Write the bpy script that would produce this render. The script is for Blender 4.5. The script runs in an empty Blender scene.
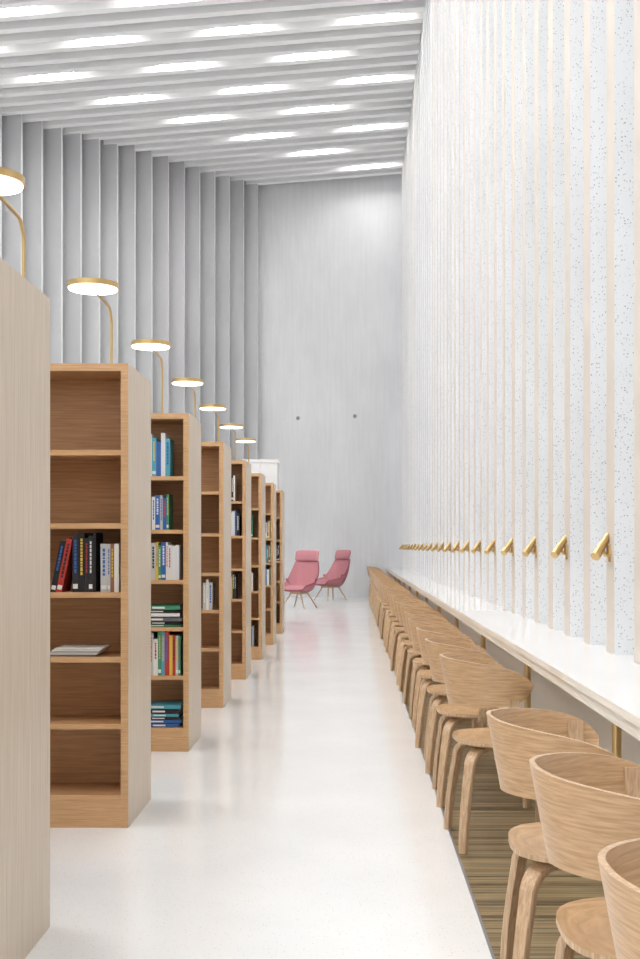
import bpy, math, random
from mathutils import Vector, Matrix
random.seed(7)
scene = bpy.context.scene
scene.view_settings.view_transform = 'Standard'
scene.view_settings.exposure = 0.22

# ------------------------------------------------------------------ materials
def mat(name, col, rough=0.5, metal=0.0, emit=None, estr=0.0):
    m = bpy.data.materials.new(name); m.use_nodes = True
    b = m.node_tree.nodes['Principled BSDF']
    b.inputs['Base Color'].default_value = (*col, 1)
    b.inputs['Roughness'].default_value = rough
    b.inputs['Metallic'].default_value = metal
    if emit:
        b.inputs['Emission Color'].default_value = (*emit, 1)
        b.inputs['Emission Strength'].default_value = estr
    return m

def ramp(nt, stops):
    r = nt.nodes.new('ShaderNodeValToRGB')
    els = r.color_ramp.elements
    while len(els) < len(stops): els.new(0.5)
    for e, (p, c) in zip(els, stops):
        e.position = p; e.color = (*c, 1)
    return r

def coords(nt, scale=(1,1,1)):
    tc = nt.nodes.new('ShaderNodeTexCoord'); mp = nt.nodes.new('ShaderNodeMapping')
    mp.inputs['Scale'].default_value = scale
    nt.links.new(tc.outputs['Object'], mp.inputs['Vector'])
    return mp.outputs['Vector']

def wood(name, dark, light, scale=(30,30,1.5), rough=0.45):
    m = mat(name, light, rough); nt = m.node_tree; b = nt.nodes['Principled BSDF']
    v = coords(nt, scale)
    n = nt.nodes.new('ShaderNodeTexNoise'); n.inputs['Scale'].default_value = 2.2
    n.inputs['Detail'].default_value = 6; n.inputs['Distortion'].default_value = 0.6
    nt.links.new(v, n.inputs['Vector'])
    r = ramp(nt, [(0.3, dark), (0.7, light)])
    nt.links.new(n.outputs['Fac'], r.inputs['Fac'])
    nt.links.new(r.outputs['Color'], b.inputs['Base Color'])
    return m

def mottled(name, c1, c2, nscale=1.5, rough=0.6, stretch=(1,1,1), speck=None, speckscale=60, speckamt=0.2, boards=None):
    m = mat(name, c1, rough); nt = m.node_tree; b = nt.nodes['Principled BSDF']
    v = coords(nt, stretch)
    n = nt.nodes.new('ShaderNodeTexNoise'); n.inputs['Scale'].default_value = nscale
    n.inputs['Detail'].default_value = 8
    nt.links.new(v, n.inputs['Vector'])
    r = ramp(nt, [(0.3, c1), (0.7, c2)])
    nt.links.new(n.outputs['Fac'], r.inputs['Fac'])
    out = r.outputs['Color']
    if boards:
        # board-marked formwork: fine vertical grain relief + slight per-board tint
        n2 = nt.nodes.new('ShaderNodeTexNoise'); n2.inputs['Scale'].default_value = 1.0
        n2.inputs['Detail'].default_value = 5
        nt.links.new(coords(nt, (14,14,0.9)), n2.inputs['Vector'])
        bp = nt.nodes.new('ShaderNodeBump'); bp.inputs['Strength'].default_value = 0.35; bp.inputs['Distance'].default_value = 0.03
        nt.links.new(n2.outputs['Fac'], bp.inputs['Height']); nt.links.new(bp.outputs['Normal'], b.inputs['Normal'])
        r3 = ramp(nt, [(0.35,(0.95,0.95,0.95)), (0.65,(1,1,1))]); nt.links.new(n2.outputs['Fac'], r3.inputs['Fac'])
        mm = nt.nodes.new('ShaderNodeMix'); mm.data_type='RGBA'; mm.blend_type='MULTIPLY'; mm.inputs[0].default_value=1
        nt.links.new(out, mm.inputs[6]); nt.links.new(r3.outputs['Color'], mm.inputs[7]); out = mm.outputs[2]
    if speck:
        v2 = coords(nt)
        vo = nt.nodes.new('ShaderNodeTexVoronoi'); vo.inputs['Scale'].default_value = speckscale
        nt.links.new(v2, vo.inputs['Vector'])
        r2 = ramp(nt, [(speckamt*0.8, (1,1,1)), (speckamt, (0,0,0))])
        nt.links.new(vo.outputs['Distance'], r2.inputs['Fac'])
        sep = nt.nodes.new('ShaderNodeSeparateColor'); nt.links.new(vo.outputs['Color'], sep.inputs['Color'])
        mu = nt.nodes.new('ShaderNodeMath'); mu.operation = 'MULTIPLY'
        nt.links.new(r2.outputs['Color'], mu.inputs[0]); nt.links.new(sep.outputs['Red'], mu.inputs[1])
        mx = nt.nodes.new('ShaderNodeMix'); mx.data_type = 'RGBA'
        nt.links.new(mu.outputs[0], mx.inputs[0]); nt.links.new(out, mx.inputs[6])
        mx.inputs[7].default_value = (*speck, 1)
        out = mx.outputs[2]
    nt.links.new(out, b.inputs['Base Color'])
    return m

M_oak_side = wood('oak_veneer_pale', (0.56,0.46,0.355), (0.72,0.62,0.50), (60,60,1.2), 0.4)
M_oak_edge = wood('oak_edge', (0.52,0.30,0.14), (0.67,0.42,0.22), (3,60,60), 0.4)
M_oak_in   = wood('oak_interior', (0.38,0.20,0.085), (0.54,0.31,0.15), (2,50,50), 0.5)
M_chair    = wood('oak_plywood', (0.42,0.25,0.12), (0.64,0.42,0.235), (5,5,75), 0.33)
M_chairleg = wood('oak_laminate', (0.42,0.27,0.15), (0.66,0.47,0.30), (60,60,3), 0.4)
M_floor = mottled('polished_white_concrete', (0.78,0.79,0.795), (0.84,0.85,0.85), 1.6, 0.15, speck=(0.5,0.5,0.5), speckscale=80, speckamt=0.2)
M_floor.node_tree.nodes['Principled BSDF'].inputs['Specular IOR Level'].default_value=0.75
M_far   = mottled('board_marked_concrete', (0.68,0.685,0.70), (0.75,0.755,0.77), 0.9, 0.8, stretch=(1.5,1.5,0.8), boards=True)
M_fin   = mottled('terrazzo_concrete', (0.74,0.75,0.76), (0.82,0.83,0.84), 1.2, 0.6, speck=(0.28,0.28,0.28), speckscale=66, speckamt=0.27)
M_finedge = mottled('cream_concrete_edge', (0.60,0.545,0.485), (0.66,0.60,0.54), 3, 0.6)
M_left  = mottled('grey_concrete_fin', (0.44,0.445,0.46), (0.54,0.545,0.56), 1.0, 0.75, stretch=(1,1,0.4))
M_leftedge = mottled('lit_concrete_fin_edge', (0.70,0.705,0.72), (0.78,0.785,0.80), 1.0, 0.75, stretch=(1,1,0.4))  # same concrete, lightened: paints light-and-shade contrast onto the fins' right sides
M_beam  = mottled('white_painted_beam', (0.86,0.86,0.86), (0.90,0.90,0.90), 1.0, 0.7)
M_ceil  = mat('ceiling_grey', (0.55,0.55,0.57), 0.8)
M_counter = mat('glossy_white_laminate', (0.82,0.82,0.825), 0.07)
M_cream = mat('cream_paint', (0.80,0.74,0.66), 0.5)
M_white = mat('white_lacquer', (0.82,0.82,0.83), 0.4)
M_brass = mat('brushed_brass', (0.58,0.41,0.19), 0.28, 1.0)
M_lamp  = mat('lamp_diffuser', (1,0.95,0.85), 0.5, 0, (1.0,0.88,0.70), 3.0)
M_led   = mat('led_panel', (1,1,1), 0.5, 0, (1.0,0.985,0.96), 50)
M_grey  = mat('grey_metal', (0.3,0.3,0.32), 0.4, 0.6)

def striped_floor():
    m = mat('ribbed_bamboo_floor', (0.2,0.13,0.06), 0.3); nt = m.node_tree; b = nt.nodes['Principled BSDF']
    v = coords(nt, (0.35, 28, 1))
    n = nt.nodes.new('ShaderNodeTexNoise'); n.inputs['Scale'].default_value = 1.4; n.inputs['Detail'].default_value = 3
    nt.links.new(v, n.inputs['Vector'])
    r = ramp(nt, [(0.32,(0.04,0.03,0.017)), (0.45,(0.13,0.095,0.05)), (0.56,(0.34,0.25,0.13)), (0.68,(0.10,0.09,0.055))])
    nt.links.new(n.outputs['Fac'], r.inputs['Fac']); nt.links.new(r.outputs['Color'], b.inputs['Base Color'])
    return m
M_strip = striped_floor()

def fabric():
    m = mat('pink_wool', (0.50,0.13,0.17), 0.9); nt = m.node_tree; b = nt.nodes['Principled BSDF']
    n = nt.nodes.new('ShaderNodeTexNoise'); n.inputs['Scale'].default_value = 90
    nt.links.new(coords(nt), n.inputs['Vector'])
    r = ramp(nt, [(0.3,(0.44,0.17,0.20)), (0.7,(0.57,0.26,0.29))])
    nt.links.new(n.outputs['Fac'], r.inputs['Fac']); nt.links.new(r.outputs['Color'], b.inputs['Base Color'])
    return m
M_pink = fabric()
M_pinkdark = mat('dark_pink_piping', (0.40,0.12,0.15), 0.8)

def glass(name, tr):
    m = bpy.data.materials.new(name); m.use_nodes = True; nt = m.node_tree
    nt.nodes.clear()
    o = nt.nodes.new('ShaderNodeOutputMaterial'); mx = nt.nodes.new('ShaderNodeMixShader')
    t = nt.nodes.new('ShaderNodeBsdfTransparent'); g = nt.nodes.new('ShaderNodeBsdfGlossy')
    t.inputs['Color'].default_value=(tr,tr,tr,1)
    g.inputs['Roughness'].default_value = 0.02; mx.inputs[0].default_value = 0.08
    nt.links.new(t.outputs[0], mx.inputs[1]); nt.links.new(g.outputs[0], mx.inputs[2]); nt.links.new(mx.outputs[0], o.inputs[0])
    return m
M_glass = glass('window_glass', 0.9)
M_glass2 = glass('dimming_window_glass', 0.70)  # even grey tint, added to cut daylight entering between the right fins

# ------------------------------------------------------------------ mesh builder
class MB:
    def __init__(s): s.v=[]; s.f=[]; s.mi=[]; s.sm=[]; s.mats=[]
    def m(s, mt):
        if mt not in s.mats: s.mats.append(mt)
        return s.mats.index(mt)
    def raw(s, vs, fs, mt, smooth=False):
        o=len(s.v); s.v+= [tuple(p) for p in vs]; k=s.m(mt)
        for f in fs:
            s.f.append([i+o for i in f]); s.mi.append(k); s.sm.append(smooth)
    def box(s, x0,x1,y0,y1,z0,z1, mt, sides=None, slope=0.0, M=None):
        vs=[(x0,y0,z0),(x1,y0,z0),(x1,y1,z0),(x0,y1,z0),(x0,y0,z1),(x1,y0,z1),(x1,y1,z1),(x0,y1,z1)]
        if slope: vs=[(x,y,z+slope*x) for x,y,z in vs]
        if M is not None: vs=[tuple(M@Vector(p)) for p in vs]
        fs={'b':[0,3,2,1],'t':[4,5,6,7],'f':[0,1,5,4],'r':[1,2,6,5],'k':[2,3,7,6],'l':[3,0,4,7]}
        o=len(s.v); s.v+=vs
        for k,f in fs.items():
            s.f.append([i+o for i in f]); s.mi.append(s.m((sides or {}).get(k, mt))); s.sm.append(False)
    def cyl(s, p0, p1, r0, r1, mt, n=20, smooth=True, capmat=None):
        p0=Vector(p0); p1=Vector(p1); t=(p1-p0).normalized()
        a=t.orthogonal().normalized(); b=t.cross(a)
        vs=[]
        for p,r in ((p0,r0),(p1,r1)):
            for i in range(n):
                an=2*math.pi*i/n; vs.append(p+a*math.cos(an)*r+b*math.sin(an)*r)
        s.raw(vs, [[i,(i+1)%n,n+(i+1)%n,n+i] for i in range(n)], mt, smooth)
        s.raw(vs[:n], [list(range(n))[::-1]], capmat or mt)
        s.raw(vs[n:], [list(range(n))], mt)
    def tube(s, pts, r, mt, n=12):
        pts=[Vector(p) for p in pts]; vs=[]; up=None
        for i,p in enumerate(pts):
            t=(pts[min(i+1,len(pts)-1)]-pts[max(i-1,0)]).normalized()
            a = t.orthogonal().normalized() if up is None else (up-t*up.dot(t)).normalized()
            up=a; b=t.cross(a)
            for k in range(n):
                an=2*math.pi*k/n; vs.append(p+a*math.cos(an)*r+b*math.sin(an)*r)
        fs=[[i*n+k,i*n+(k+1)%n,(i+1)*n+(k+1)%n,(i+1)*n+k] for i in range(len(pts)-1) for k in range(n)]
        s.raw(vs, fs, mt, True)
        s.raw(vs[:n],[list(range(n))[::-1]],mt); s.raw(vs[-n:],[list(range(n))],mt)
    def strip(s, pts, W, w, t, mt):
        pts=[Vector(p) for p in pts]; W=Vector(W).normalized(); vs=[]
        for i,p in enumerate(pts):
            T=(pts[min(i+1,len(pts)-1)]-pts[max(i-1,0)]).normalized()
            Wd=(W-T*W.dot(T)).normalized(); N=T.cross(Wd)
            ww = w(i/(len(pts)-1)) if callable(w) else w
            c=0.25
            for a,b in ((-1,-1+c*2),(-1+c*.5,-1),(1-c*.5,-1),(1,-1+c*2),(1,1-c*2),(1-c*.5,1),(-1+c*.5,1),(-1,1-c*2)):
                vs.append(p+Wd*a*ww/2+N*b*t/2)
        n=8
        fs=[[i*n+k,i*n+(k+1)%n,(i+1)*n+(k+1)%n,(i+1)*n+k] for i in range(len(pts)-1) for k in range(n)]
        s.raw(vs,fs,mt,False)
        s.raw(vs[:n],[list(range(n))[::-1]],mt); s.raw(vs[-n:],[list(range(n))],mt)
    def shell(s, fn, nu, nv, mt, edgemat=None):
        vs=[]
        for sd in (0,1):
            for i in range(nu+1):
                for j in range(nv+1): vs.append(fn(i/nu, j/nv, sd))
        N=(nu+1)*(nv+1); g=lambda sd,i,j: sd*N+i*(nv+1)+j
        fs=[]
        for i in range(nu):
            for j in range(nv):
                fs.append([g(0,i,j),g(0,i+1,j),g(0,i+1,j+1),g(0,i,j+1)])
                fs.append([g(1,i,j),g(1,i,j+1),g(1,i+1,j+1),g(1,i+1,j)])
        s.raw(vs,fs,mt,True)
        es=[]
        for i in range(nu):
            es.append([g(0,i+1,0),g(0,i,0),g(1,i,0),g(1,i+1,0)])
            es.append([g(0,i,nv),g(0,i+1,nv),g(1,i+1,nv),g(1,i,nv)])
        for j in range(nv):
            es.append([g(0,0,j),g(0,0,j+1),g(1,0,j+1),g(1,0,j)])
            es.append([g(0,nu,j+1),g(0,nu,j),g(1,nu,j),g(1,nu,j+1)])
        s.raw(vs,es,edgemat or mt,False)
    def mesh(s, name):
        me=bpy.data.meshes.new(name); me.from_pydata(s.v,[],s.f)
        for mt in s.mats: me.materials.append(mt)
        for p,k,sm in zip(me.polygons,s.mi,s.sm): p.material_index=k; p.use_smooth=sm
        me.update(); return me
    def obj(s, name, loc=(0,0,0), rot=0):
        o=bpy.data.objects.new(name, s.mesh(name)); o.location=loc; o.rotation_euler=(0,0,rot)
        scene.collection.objects.link(o); return o
def inst(name, me, loc, rot=(0,0,0)):
    o=bpy.data.objects.new(name, me); o.location=loc; o.rotation_euler=rot
    scene.collection.objects.link(o); return o

# ------------------------------------------------------------------ room constants
YF=30.0; XW=1.31; SL=0.082; ZC=10.85
YB=-4.0; XL=-16.0
def xe(y): return -2.17-0.80*(YF-y)
b=MB(); b.box(XL-0.5,0.452,YB,YF+0.3,-0.2,0,M_floor); b.obj('floor')
b=MB(); b.box(0.452,2.2,YB,YF+0.3,-0.2,-0.001,M_strip); b.obj('floor_strip')
b=MB(); b.box(0.446,0.456,YB,YF,-0.05,0.002,M_grey); b.obj('trim_1')
b=MB(); b.box(-3.4,2.2,YF,YF+0.3,0,12,M_far); b.obj('wall_far')
for (x,z) in ((-1.385,4.67),(0.1,4.72)):
    b=MB()
    b.cyl((0,0,0),(0,-0.05,0),0.05,0.045,M_grey,16)
    b.cyl((0,-0.05,0),(0,-0.08,0),0.025,0.02,M_grey,12)
    b.obj('wall_sensor',(x,YF,z))
# left wall stepped fins + backing
PB=0.45; PL=0.40
b=MB(); y=YF-0.3
while y>13.2:
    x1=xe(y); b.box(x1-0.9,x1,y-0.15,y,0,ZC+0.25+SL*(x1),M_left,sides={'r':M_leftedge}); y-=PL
p0=(xe(YF)-0.62,YF); p1=(xe(13)-0.62,13.0)
vs=[]
for z in (0,11.3):
    vs+=[(p0[0],p0[1],z),(p1[0],p1[1],z),(p1[0]-0.25,p1[1]+0.2,z),(p0[0]-0.25,p0[1]+0.2,z)]
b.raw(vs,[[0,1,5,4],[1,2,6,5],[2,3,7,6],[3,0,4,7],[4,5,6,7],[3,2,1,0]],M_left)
b.obj('wall_left')
b=MB(); b.box(XL-0.3,XL,YB,13.2,0,10.4,M_left); b.obj('wall_side')
b=MB(); b.box(XL,2.2,YB-0.3,YB,0,0.5,M_far); b.box(XL,2.2,YB-0.3,YB,9.2,12,M_far)
x=XL
while x<2.0:
    b.box(x,x+0.25,YB-0.3,YB,0.5,9.2,M_far); x+=2.2
b.obj('wall_back')
b=MB(); b.box(XL,2.0,YB-0.2,YB-0.19,0.5,9.2,M_glass); b.obj('fill_window')  # unseen window behind the camera, added to let in soft sky fill
b=MB()
b.box(XL-0.3,2.2,YB-0.3,YF+0.3,ZC+0.5,ZC+0.7,M_ceil,slope=SL); b.obj('ceiling')
b=MB(); y=YF-0.3
while y>YB+0.2:
    xl = xe(y)-0.3 if y>13.2 else XL
    b.box(max(xl,XL),XW+0.5,y-0.17,y,ZC,ZC+0.5,M_beam,slope=SL); y-=PB
b.obj('ceiling_beams')
# LED luminaires in the gaps
b=MB()
b.box(-0.43,0.43,-0.075,0.075,-0.0,0.03,M_led)
b.box(-0.45,0.45,-0.08,0.08,0.03,0.40,M_white)
led=b.mesh('ceiling_light')
def gapy(y):
    k=round((YF-0.3-0.17-0.14-y)/PB); return YF-0.3-0.17-0.14-k*PB
for par in (0,1):
    for k in range(0,8):
        X=0.45-2.5*k-1.25*par
        j=0
        while True:
            Y=28.9-2.7*j-1.35*par; j+=1
            if Y<-3: break
            Yg=gapy(Y)
            if X-1.1 < max(xe(Yg), XL): continue
            inst('ceiling_light', led, (X,Yg,ZC+0.07+SL*X), (0,-math.atan(SL),0))
# right wall
Y0=5.72; PH=1.155; PF=PH/2
b=MB(); b.box(XW,XW+0.6,YB,YF,0,0.683,M_cream); b.obj('wall_right')
b=MB(); y=Y0+0.08
while y>YB+0.5: y-=PF
while y<YF-0.1:
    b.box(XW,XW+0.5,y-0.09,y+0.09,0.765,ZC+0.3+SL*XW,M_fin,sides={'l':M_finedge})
    y+=PF
b.obj('wall_right_fins')
b=MB(); b.box(XW+0.52,XW+0.53,YB,YF,0.77,ZC+0.55,M_glass2); b.obj('window_2')
b=MB(); b.box(0.90,XW+0.6,YB+0.5,YF-0.02,0.735,0.765,M_counter,sides={'l':M_cream})
b.box(0.915,XW,YB+0.5,YF-0.02,0.685,0.735,M_cream); b.obj('window_counter')
b=MB()
for i in range(12):
    yy=2.4+2.44*i
    b.cyl((1.12,yy,0),(1.12,yy,0.684),0.02,0.02,M_brass,16); b.cyl((1.12,yy,0),(1.12,yy,0.012),0.09,0.09,M_brass,24)
b.obj('counter_legs')
# brass reading lights
b=MB()
b.cyl((0,0,-0.05),(0,0,0.0),0.02,0.02,M_brass,12)
b.box(-0.008,0.0,-0.016,0.016,-0.085,0.0,M_brass)
b.tube([(-0.004,0,-0.055),(-0.025,0,-0.05),(-0.038,0,-0.03)],0.01,M_brass)
d=Vector((-0.5,-0.5,-0.62)).normalized(); c=Vector((-0.045,0,-0.01))
b.cyl(c-d*0.09,c+d*0.075,0.018,0.025,M_brass,20)
hl=b.mesh('wall_reading_light')
for i in range(-4,22):
    yy=Y0+PH*i
    if yy>0.5 and yy<YF-0.2: inst('wall_reading_light',hl,(XW,yy+0.08,1.31))

# ------------------------------------------------------------------ bookcases
BW=1.8; BD=0.6; BH=2.15; BX=-1.03
SH=[1.75,1.41,1.09,0.79,0.48,0.15]
def bookcase_mesh():
    b=MB(); T=0.035
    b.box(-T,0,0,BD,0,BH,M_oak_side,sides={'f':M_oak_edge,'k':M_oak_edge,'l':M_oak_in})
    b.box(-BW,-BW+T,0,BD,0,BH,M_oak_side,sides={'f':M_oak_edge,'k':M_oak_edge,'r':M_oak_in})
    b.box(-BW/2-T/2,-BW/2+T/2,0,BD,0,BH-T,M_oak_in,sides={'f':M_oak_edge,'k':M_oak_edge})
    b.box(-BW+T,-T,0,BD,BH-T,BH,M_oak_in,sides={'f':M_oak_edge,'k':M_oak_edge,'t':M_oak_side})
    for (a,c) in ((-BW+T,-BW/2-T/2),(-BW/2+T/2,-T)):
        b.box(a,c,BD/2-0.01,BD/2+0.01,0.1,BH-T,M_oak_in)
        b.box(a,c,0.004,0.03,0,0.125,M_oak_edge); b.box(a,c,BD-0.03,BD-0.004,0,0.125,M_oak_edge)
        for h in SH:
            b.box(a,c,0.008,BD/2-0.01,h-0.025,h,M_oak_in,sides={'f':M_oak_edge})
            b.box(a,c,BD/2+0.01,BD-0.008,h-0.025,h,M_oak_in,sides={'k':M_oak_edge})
    return b.mesh('bookcase')
bcm=bookcase_mesh()
YC=[3.33+1.98*i for i in range(8)]
for y in YC: inst('bookcase',bcm,(BX,y,0))

cols=[(0.015,0.015,0.018),(0.02,0.02,0.025),(0.5,0.5,0.48),(0.75,0.74,0.70),(0.45,0.04,0.03),(0.03,0.12,0.38),(0.05,0.26,0.14),(0.7,0.48,0.06),(0.08,0.36,0.46),(0.12,0.12,0.13),(0.7,0.72,0.74),(0.28,0.12,0.07)]
MBk=[mat('book_cover_%d'%i,c,0.5) for i,c in enumerate(cols)]
M_page=mat('book_pages',(0.78,0.74,0.64),0.8)
def book(b, x, w, y, d, z, h, mt, lean=0):
    M=Matrix.Translation((x,0,z))@Matrix.Rotation(-lean,4,'Y')
    b.box(0,0.0025,y,y+d,0,h,mt,M=M); b.box(w-0.0025,w,y,y+d,0,h,mt,M=M)
    b.box(0.0025,w-0.0025,y,y+0.003,0,h,mt,M=M)
    b.box(0.0025,w-0.0025,y+0.003,y+d-0.004,0.003,h-0.004,M_page,M=M)
    lm=random.choice([MBk[3],MBk[10],MBk[7],MBk[3],MBk[4],MBk[0],MBk[5]])
    if lm!=mt and w>0.013:
        zz=h*0.9
        while zz>h*random.uniform(0.3,0.45):
            l=random.uniform(0.008,0.02); b.box(w*0.32,w*0.68,y-0.0006,y,zz-l,zz,lm,M=M); zz-=l+0.004
        if random.random()<0.6: b.box(w*0.1,w*0.9,y-0.0006,y,h*0.06,h*0.14,MBk[3],M=M)
def fill(b, x0,x1,y,z,hmin,hmax,pal=None,lean_first=0):
    x=x0; i=0
    while True:
        w=random.uniform(0.012,0.032); h=random.uniform(hmin,hmax)
        if x+w>x1: break
        mt=random.choice(pal or MBk)
        if lean_first and i<2:
            mt=MBk[0] if i==0 else MBk[4]
            L=lean_first
            book(b,x,w,y,0.16,z,h*0.95,mt,-L)
            x+=w/math.cos(L)+(0.002 if i==0 else math.sin(L)*h*0.93-0.0)
        else: book(b,x,w,y,random.uniform(0.14,0.19),z,h,mt); x+=w+0.001
        i+=1
def stack(b,x0,x1,y,z,n):
    for i in range(n):
        t=random.uniform(0.015,0.032); o=random.uniform(0,0.02); mt=random.choice([MBk[0],MBk[5],MBk[6],MBk[3],MBk[9],MBk[8]])
        b.box(x0+o,x1-o,y,y+0.2,z,z+0.003,mt); b.box(x0+o+0.003,x1-o-0.003,y+0.003,y+0.19,z+0.003,z+t-0.003,M_page)
        b.box(x0+o,x1-o,y,y+0.2,z+t-0.003,z+t,mt); b.box(x0+o,x1-o,y,y+0.003,z,z+t,mt)
        b.box(x0+o+0.05,x0+o+0.13,y-0.0006,y,z+t*0.3,z+t*0.7,MBk[3])
        z+=t+0.0005
dark=[MBk[0],MBk[1],MBk[9],MBk[0],MBk[1],MBk[9],MBk[0]]
light=[MBk[2],MBk[3],MBk[10],MBk[8],MBk[5],MBk[0],MBk[6],MBk[7],MBk[4],MBk[1],MBk[5],MBk[10]]
R=-1.03-0.037
for n,yc in enumerate(YC):
    b=MB(); y=yc+0.03
    if n==1:
        fill(b,-1.40,R-0.10,y,1.09,0.25,0.285,dark,0.2); fill(b,-1.165,R,y,1.09,0.21,0.245,[MBk[3],MBk[2],MBk[0],MBk[10],MBk[11]])
        for i in range(5): b.box(-1.42+0.01*i,-1.19+0.008*i,y,y+0.2,0.791+i*0.008,0.797+i*0.008,random.choice([MBk[2],MBk[3],MBk[9]]))
    elif n==2:
        fill(b,-1.45,-1.14,y,1.75,0.22,0.28,light); fill(b,-1.5,-1.14,y,1.41,0.2,0.24,light)
        fill(b,-1.5,R,y,1.09,0.2,0.25,light); stack(b,-1.33,-1.08,y,0.791,6)
        fill(b,-1.5,R,y,0.48,0.23,0.29,light); stack(b,-1.33,-1.08,y,0.151,6)
        fill(b,-2.6,-2.1,y,1.09,0.2,0.25,light)
    elif n==3:
        fill(b,-1.6,-1.25,y,1.41,0.2,0.24,light); fill(b,-1.2,R-0.05,y,0.79,0.2,0.26,[MBk[2],MBk[3]])
    elif n==0:
        fill(b,-1.8,-1.3,y,1.41,0.2,0.24,light); fill(b,-2.6,-2.1,y,1.09,0.2,0.25,light)
    else:
        for h in random.sample(SH,3): fill(b,-1.5,random.choice([R,-1.12]),y,h+0.001,0.2,0.26,light)
        fill(b,-2.5,-2.1,y,1.09,0.2,0.25,light)
    b.obj('row_of_books')

# shelf lamps
b=MB()
b.cyl((0,0,0),(0,0,0.015),0.045,0.045,M_brass,24)
pts=[(0,0,0.01),(0,0,0.3),(0,0,0.58)]
for i in range(1,9):
    a=math.pi/2*i/8; pts.append((0,-0.10*(1-math.cos(a)),0.58+0.10*math.sin(a)))
pts+=[(0,-0.3,0.685),(0,-0.45,0.69)]
b.tube(pts,0.009,M_brass,12)
b.cyl((0,-0.53,0.69),(0,-0.53,0.722),0.152,0.152,M_brass,48)
b.cyl((0,-0.53,0.682),(0,-0.53,0.69),0.142,0.145,M_lamp,48)
b.cyl((0,-0.53,0.722),(0,-0.53,0.736),0.06,0.05,M_brass,24)
sl=b.mesh('shelf_lamp')
for y in YC[1:]: inst('shelf_lamp',sl,(-1.54,y+0.09,BH+0.001))

# white storage cabinet
b=MB(); b.box(-1.78,-1.22,19.0,19.5,0.08,2.70,M_white); b.box(-1.76,-1.24,19.03,19.5,0,0.08,M_grey); b.box(-1.80,-1.20,18.98,19.52,2.70,2.75,M_white)
b.box(-1.77,-1.503,18.982,19.0,0.1,2.68,M_white); b.box(-1.497,-1.23,18.982,19.0,0.1,2.68,M_white)
b.cyl((-1.53,18.97,1.1),(-1.53,18.97,1.3),0.008,0.008,M_brass,8); b.cyl((-1.47,18.97,1.1),(-1.47,18.97,1.3),0.008,0.008,M_brass,8)
b.obj('storage_cabinet')

# ------------------------------------------------------------------ wooden chairs (face +X)
def chair_mesh():
    b=MB()
    UM=math.radians(97)
    def back(u,v,sd):
        a=(u*2-1)*UM; k=abs(u*2-1)
        hh=0.108*max(0.03,(1-k**6))**0.5*(1-0.18*k)
        zc=0.715-0.015*k*k
        w=(v*2-1); z=zc+w*hh
        fl=0.02*w
        rx=0.30+fl-(0.012 if sd else 0); ry=0.265+fl-(0.012 if sd else 0)
        return (0.035-rx*math.cos(a), ry*math.sin(a), z)
    b.shell(back,48,8,M_chair,M_chairleg)
    def seat(u,v,sd):
        a=u*2*math.pi; r=v
        n=3.0; ca,sa=math.cos(a),math.sin(a)
        q=(abs(ca)**n+abs(sa)**n)**(-1/n)
        x=0.235*q*ca*r; y=0.225*q*sa*r*(1.0+0.06*ca)
        z=0.445+0.018*r**4-0.012*(1-r*r) - (0.02*max(0,ca)*r**3) - (0.014 if sd else 0)
        return (x+0.015,y,z)
    b.shell(seat,40,8,M_chair,M_chairleg)
    for sx in (-1,1):
        for sy in (-1,1):
            pts=[]
            fx,fy=0.215*sx,0.215*sy
            tx,ty=0.18*sx,0.17*sy
            for i in range(8):
                t=i/8; pts.append((fx+(tx-fx)*t**1.6, fy+(ty-fy)*t**1.6, 0.345*t))
            for i in range(8):
                a=math.pi/2*i/7; r=0.077
                pts.append((tx-(r*(1-math.cos(a)))*sx*0.9, ty-(r*(1-math.cos(a)))*sy*0.9, 0.347+r*math.sin(a)))
            pts.append((tx-0.11*sx,ty-0.11*sy,0.424))
            W=Vector((1*sx,-1*sy,0))
            b.strip(pts,W,lambda t:0.036+0.026*t,0.024,M_chairleg)
    for sy in (-1,1):
        pts=[(0.0,0.10*sy,0.424),(0.0,0.16*sy,0.424),(0.0,0.20*sy,0.426),(0.0,0.232*sy,0.445),(0.0,0.244*sy,0.49),(0.0,0.243*sy,0.56),(0.0,0.238*sy,0.63),(0.0,0.246*sy,0.70),(0.0,0.256*sy,0.765)]
        b.strip(pts,(1,0,0),lambda t:0.06-0.015*t,0.014,M_chairleg)
    b.cyl((0.0,-0.11,0.418),(0.0,0.11,0.418),0.012,0.012,M_chairleg)
    return b.mesh('wooden_chair')
cm=chair_mesh()
zs=[1.72,2.53,3.28,5.1]
z=5.95
while z<28.8: zs.append(z); z+=0.84
for i,z in enumerate(zs):
    inst('wooden_chair',cm,(0.67+random.uniform(-0.012,0.012),z,0),(0,0,math.radians(random.uniform(-5,5))))

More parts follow.
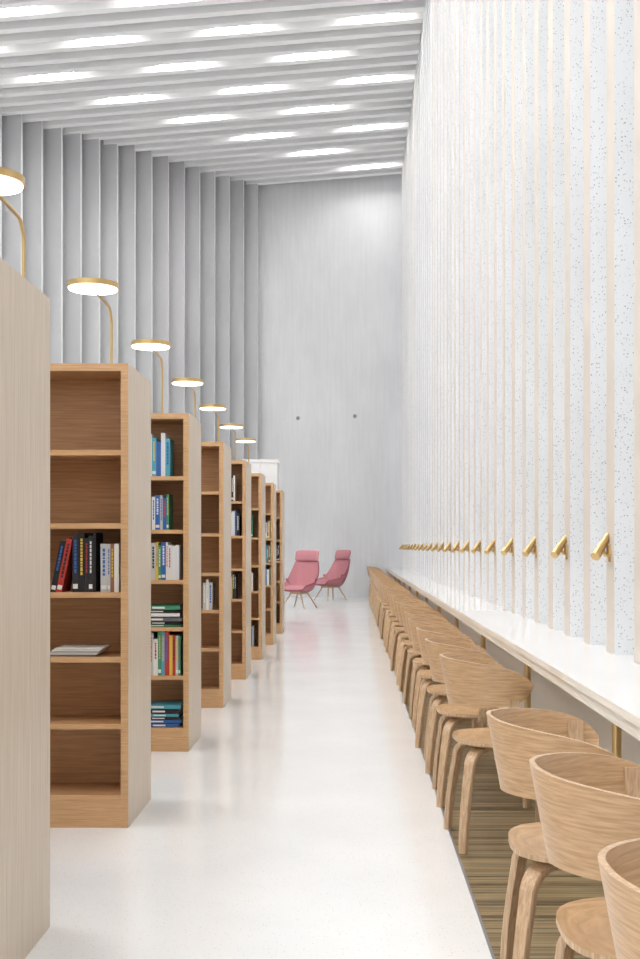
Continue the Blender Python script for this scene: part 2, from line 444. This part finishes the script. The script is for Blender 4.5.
# ------------------------------------------------------------------ pink lounge chairs (face +X)
def lounge_mesh():
    b=MB()
    prof=[(0.34,0.40),(0.30,0.44),(0.10,0.43),(-0.10,0.40),(-0.20,0.42),(-0.27,0.52),(-0.33,0.70),(-0.38,0.88),(-0.42,1.0)]
    def P(t):
        s=t*(len(prof)-1); i=min(int(s),len(prof)-2); f=s-i
        p0=Vector(prof[max(i-1,0)]);p1=Vector(prof[i]);p2=Vector(prof[i+1]);p3=Vector(prof[min(i+2,len(prof)-1)])
        return 0.5*((2*p1)+(-p0+p2)*f+(2*p0-5*p1+4*p2-p3)*f*f+(-p0+3*p1-3*p2+p3)*f**3)
    def shell(u,v,sd):
        p=P(u); d=(P(min(u+0.01,1))-P(max(u-0.01,0))).normalized(); n=Vector((d.y,-d.x))
        if n.dot(Vector((0.5,0.8)))<0: n=-n
        w=(v*2-1)
        hw=0.31+0.04*math.sin(math.pi*u) - (0.05*max(0,u-0.75)/0.25) - (0.04*max(0,0.15-u)/0.15)
        arm=0.20*math.exp(-((u-0.5)/0.22)**2)+0.05
        off=arm*abs(w)**3.5 + (0 if sd else -0.075*(1-0.5*w**6))
        q=p+n*off
        return (q.x, hw*w, q.y)
    b.shell(shell,36,20,M_pink,M_pinkdark)
    def head(u,v,sd):
        a=u*2*math.pi; w=v*2-1
        rr=(1-abs(w)**5)**0.5 if abs(w)<1 else 0.02
        if sd: rr*=0.8
        cx,cz=-0.435,1.11
        k=0.8 if sd else 1.0
        lx=0.055*math.cos(a)*rr; lz=k*0.125*(abs(math.sin(a))**0.7)*(1 if math.sin(a)>0 else -1)*(0.75+0.25*rr)
        th=0.25
        return (cx+lx*math.cos(th)-lz*math.sin(th)+0.06*abs(w)**3, 0.28*w*k, cz+lz*math.cos(th)+lx*math.sin(th))
    b.shell(head,24,14,M_pink)
    def cush(u,v,sd):
        x=0.30-0.46*u; y=0.25*(v*2-1); e=(1-abs(v*2-1)**6)*(1-abs(u*2-1)**6)
        return (x,y,0.43-0.02*u+(0.06*e**0.5 if sd else -0.02))
    b.shell(cush,16,14,M_pink)
    b.box(-0.2,0.2,-0.13,0.13,0.31,0.36,M_chairleg)
    for sx,sy in ((1,1),(1,-1),(-1,1),(-1,-1)):
        b.cyl((0.15*sx,0.10*sy,0.35),(0.30*sx,0.27*sy,0),0.02,0.011,M_chairleg,12)
    return b.mesh('lounge_chair')
lm=lounge_mesh()
inst('lounge_chair',lm,(-1.10,24.4,0),(0,0,math.radians(246)))
inst('lounge_chair',lm,(-0.50,28.0,0),(0,0,math.radians(220)))

# ------------------------------------------------------------------ world / camera
w=bpy.data.worlds.new('overcast_sky'); scene.world=w; w.use_nodes=True
bg=w.node_tree.nodes['Background']; bg.inputs[0].default_value=(0.95,0.97,1,1); bg.inputs[1].default_value=1.9
cam=bpy.data.cameras.new('camera'); co=bpy.data.objects.new('camera',cam); scene.collection.objects.link(co)
co.location=(0,0,1.3); co.rotation_euler=(math.radians(90),0,0)
cam.sensor_fit='VERTICAL'; cam.sensor_height=36; cam.sensor_width=36
cam.lens=36*1148/959
cam.shift_x=-31/959; cam.shift_y=67.5/959
cam.clip_end=200
scene.camera=co
